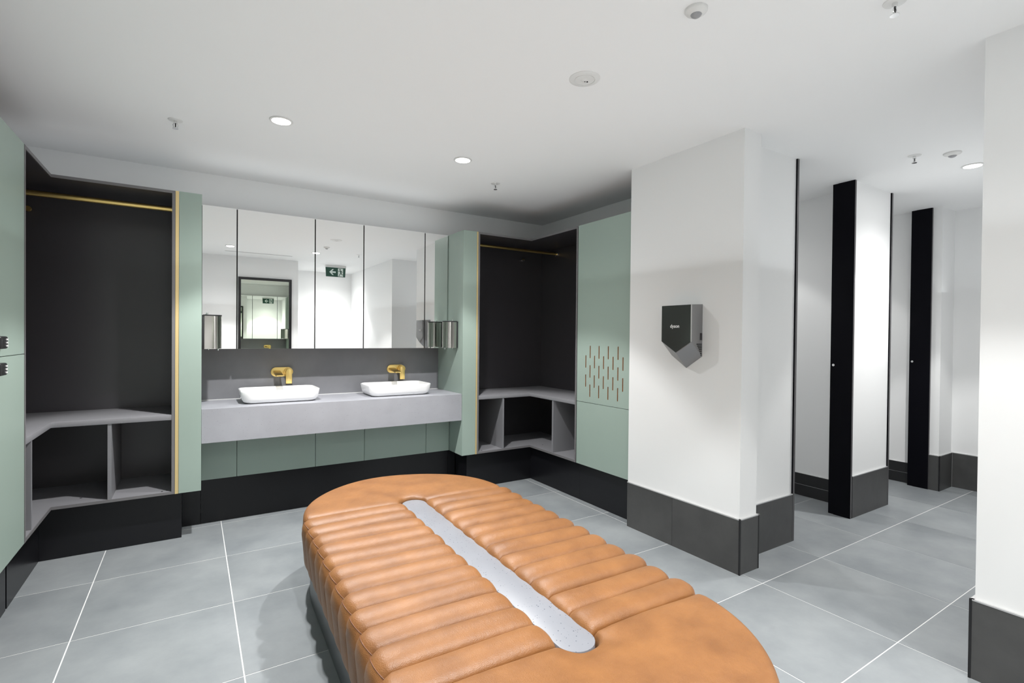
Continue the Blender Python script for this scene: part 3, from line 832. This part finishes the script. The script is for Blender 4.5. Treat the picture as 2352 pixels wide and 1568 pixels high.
def sprinkler(x, y, label):
    t = thing('fire_sprinkler', label, 'sprinkler', (x, y, HC), 'ceiling fire sprinklers')
    BM().lathe([(0.0, -0.004), (0.020, -0.004), (0.036, -0.003), (0.038, 0)], (x, y, HC), 28).build('escutcheon', M['whiteplastic'], t, smooth=True)
    BM().cyl((x, y, HC - 0.004), (x, y, HC - 0.020), 0.009, 12).build('nut', M['chrome'], t, smooth=True)
    BM().cyl((x, y, HC - 0.018), (x, y, HC - 0.040), 0.003, 8).build('glass_bulb', M['dark'], t, smooth=True)
    for s in (-1, 1):
        BM().tube([(x + s * 0.008, y, HC - 0.018), (x + s * 0.013, y, HC - 0.028), (x + s * 0.010, y, HC - 0.040), (x, y, HC - 0.046)], 0.0022, 6).build('frame_arm', M['chrome'], t, smooth=True)
    BM().lathe([(0.0, -0.050), (0.015, -0.050), (0.015, -0.047), (0.0, -0.046)], (x, y, HC), 16).build('deflector', M['chrome'], t, smooth=True)
sprinkler(-0.088, 3.552, 'small fire sprinkler in the ceiling above the left corner wardrobe')
sprinkler(2.076, 3.552, 'small fire sprinkler in the ceiling near the far right corner')
sprinkler(2.177, 0.83, 'fire sprinkler at the top edge of the picture')
sprinkler(4.10, 1.435, 'fire sprinkler in the corridor ceiling near the cubicles')

def emergency(x, y):
    t = thing('emergency_light', 'white round emergency light flat in the middle of the ceiling', 'emergency light', (x, y, HC))
    BM().lathe([(0.0, -0.006), (0.046, -0.006), (0.047, -0.004), (0.049, -0.004), (0.050, -0.007), (0.066, -0.006), (0.074, -0.002), (0.0745, 0)], (x, y, HC), 44).build('cover_plate', M['whiteplastic'], t, smooth=True, angle=25)
    BM().lathe([(0.0, -0.013), (0.010, -0.012), (0.016, -0.006)], (x - 0.004, y, HC), 20).build('lens', M['whiteplastic'], t, smooth=True)
    BM().cyl((x + 0.020, y + 0.004, HC - 0.006), (x + 0.020, y + 0.004, HC - 0.009), 0.004, 10).build('test_button', M['blackplastic'], t)
    BM().cyl((x + 0.002, y, HC - 0.012), (x + 0.002, y, HC - 0.0145), 0.003, 10).build('indicator', M['blackplastic'], t)
emergency(1.59, 1.88)

def sensor(x, y, r, label):
    t = thing('ceiling_sensor', label, 'sensor', (x, y, HC))
    BM().lathe([(0.0, -0.02), (r * 0.55, -0.02), (r * 0.62, -0.017), (r * 0.9, -0.012), (r, -0.006), (r, 0)], (x, y, HC), 36).build('housing', M['whiteplastic'], t, smooth=True, angle=50)
    BM().lathe([(0.0, -0.032), (r * 0.25, -0.030), (r * 0.42, -0.025), (r * 0.5, -0.0195)], (x, y, HC), 28).build('lens', M['greyplastic'], t, smooth=True)
sensor(1.605, 1.255, 0.042, 'round white ceiling sensor with grey lens at the top edge')
sensor(4.246, 1.277, 0.048, 'round white ceiling detector in the corridor beside the downlight')

# linear air slot and exit sign in front of the vanity (seen in the mirrors)
t = thing('air_slot_diffuser', 'thin linear air slot in the ceiling, reflected in the mirrors', 'air vent', (0.87, 0.02, HC))
B('frame', 0.40, 1.34, 0.045, 0.075, HC - 0.004, HC - 0.0005, M['whiteplastic'], t)
B('slot', 0.41, 1.33, 0.052, 0.068, HC - 0.0048, HC - 0.002, M['greyplastic'], t)

def exit_sign():
    x0, x1, y = 1.99, 2.352, -0.66
    t = thing('exit_sign', 'green running man exit sign with arrow hanging from the ceiling, seen in mirrors', 'exit sign', ((x0 + x1) / 2, y, 2.44))
    B('housing', x0, x1, y - 0.025, y + 0.025, 2.607, HC - 0.0005, M['whiteplastic'], t, bevel=0.004)
    pl = BM().prism([(x0 + 0.016, 2.442), (x1 - 0.012, 2.442), (x1 - 0.004, 2.607), (x0 + 0.008, 2.607)], y - 0.006, y + 0.006, 'xzy')
    pl.build('sign_panel', M['signgreen'], t)
    yf = y + 0.0061
    def flat(name, pts, m, d=0.0008): BM().prism(pts, yf, yf + d, 'xzy').build(name, M[m], t)
    # arrow pointing to -x
    cx, cz = 2.062, 2.525
    flat('arrow', [(cx, cz), (cx + 0.052, cz - 0.052), (cx + 0.078, cz - 0.052), (cx + 0.043, cz - 0.014), (cx + 0.112, cz - 0.014), (cx + 0.112, cz + 0.014), (cx + 0.043, cz + 0.014), (cx + 0.078, cz + 0.052), (cx + 0.052, cz + 0.052)], 'signwhite')
    dx, dz = 2.212, 2.452
    flat('doorway', [(dx, dz), (dx + 0.09, dz), (dx + 0.09, dz + 0.145), (dx, dz + 0.145)], 'signwhite')
    yf += 0.0009
    def limb(p, q, w):
        p = Vector(p); q = Vector(q); n = (q - p).normalized(); n = Vector((-n.y, n.x)) * w / 2
        flat('running_man', [tuple(p + n), tuple(p - n), tuple(q - n), tuple(q + n)], 'signgreen')
    ox, oz = dx, dz
    BM().cyl((ox + 0.036, yf, oz + 0.124), (ox + 0.036, yf + 0.0008, oz + 0.124), 0.0125, 16).build('running_man', M['signgreen'], t)
    for a, b, w in (((0.042, 0.108), (0.054, 0.060), 0.024), ((0.040, 0.104), (0.012, 0.088), 0.009), ((0.012, 0.088), (0.004, 0.096), 0.008), ((0.046, 0.106), (0.072, 0.090), 0.009), ((0.072, 0.090), (0.078, 0.072), 0.008),
                    ((0.052, 0.066), (0.034, 0.036), 0.013), ((0.034, 0.036), (0.016, 0.006), 0.011), ((0.056, 0.064), (0.068, 0.034), 0.013), ((0.068, 0.034), (0.102, 0.030), 0.010), ((0.102, 0.036), (0.106, 0.018), 0.010)):
        limb((ox + a[0], oz + a[1]), (ox + b[0], oz + b[1]), w)
exit_sign()

# framed mirror on the front wall (seen in the vanity mirrors)
t = thing('framed_mirror', 'tall mirror in a black frame on the wall opposite the basins', 'mirror', (1.0, -0.45, 0.4))
fx0, fx1, fz0, fz1, fw = 0.612, 1.405, 0.36, 2.316, 0.04
for nm, a in (('frame_rail', (fx0, fx1, fz1 - fw, fz1)), ('frame_rail', (fx0, fx1, fz0, fz0 + fw)), ('frame_stile', (fx0, fx0 + fw, fz0 + fw, fz1 - fw)), ('frame_stile', (fx1 - fw, fx1, fz0 + fw, fz1 - fw))):
    B(nm, a[0], a[1], -0.4495, -0.42, a[2], a[3], M['trim'], t)
B('mirror_pane', fx0 + fw, fx1 - fw, -0.4495, -0.440, fz0 + fw, fz1 - fw, M['tint_mirror'], t)
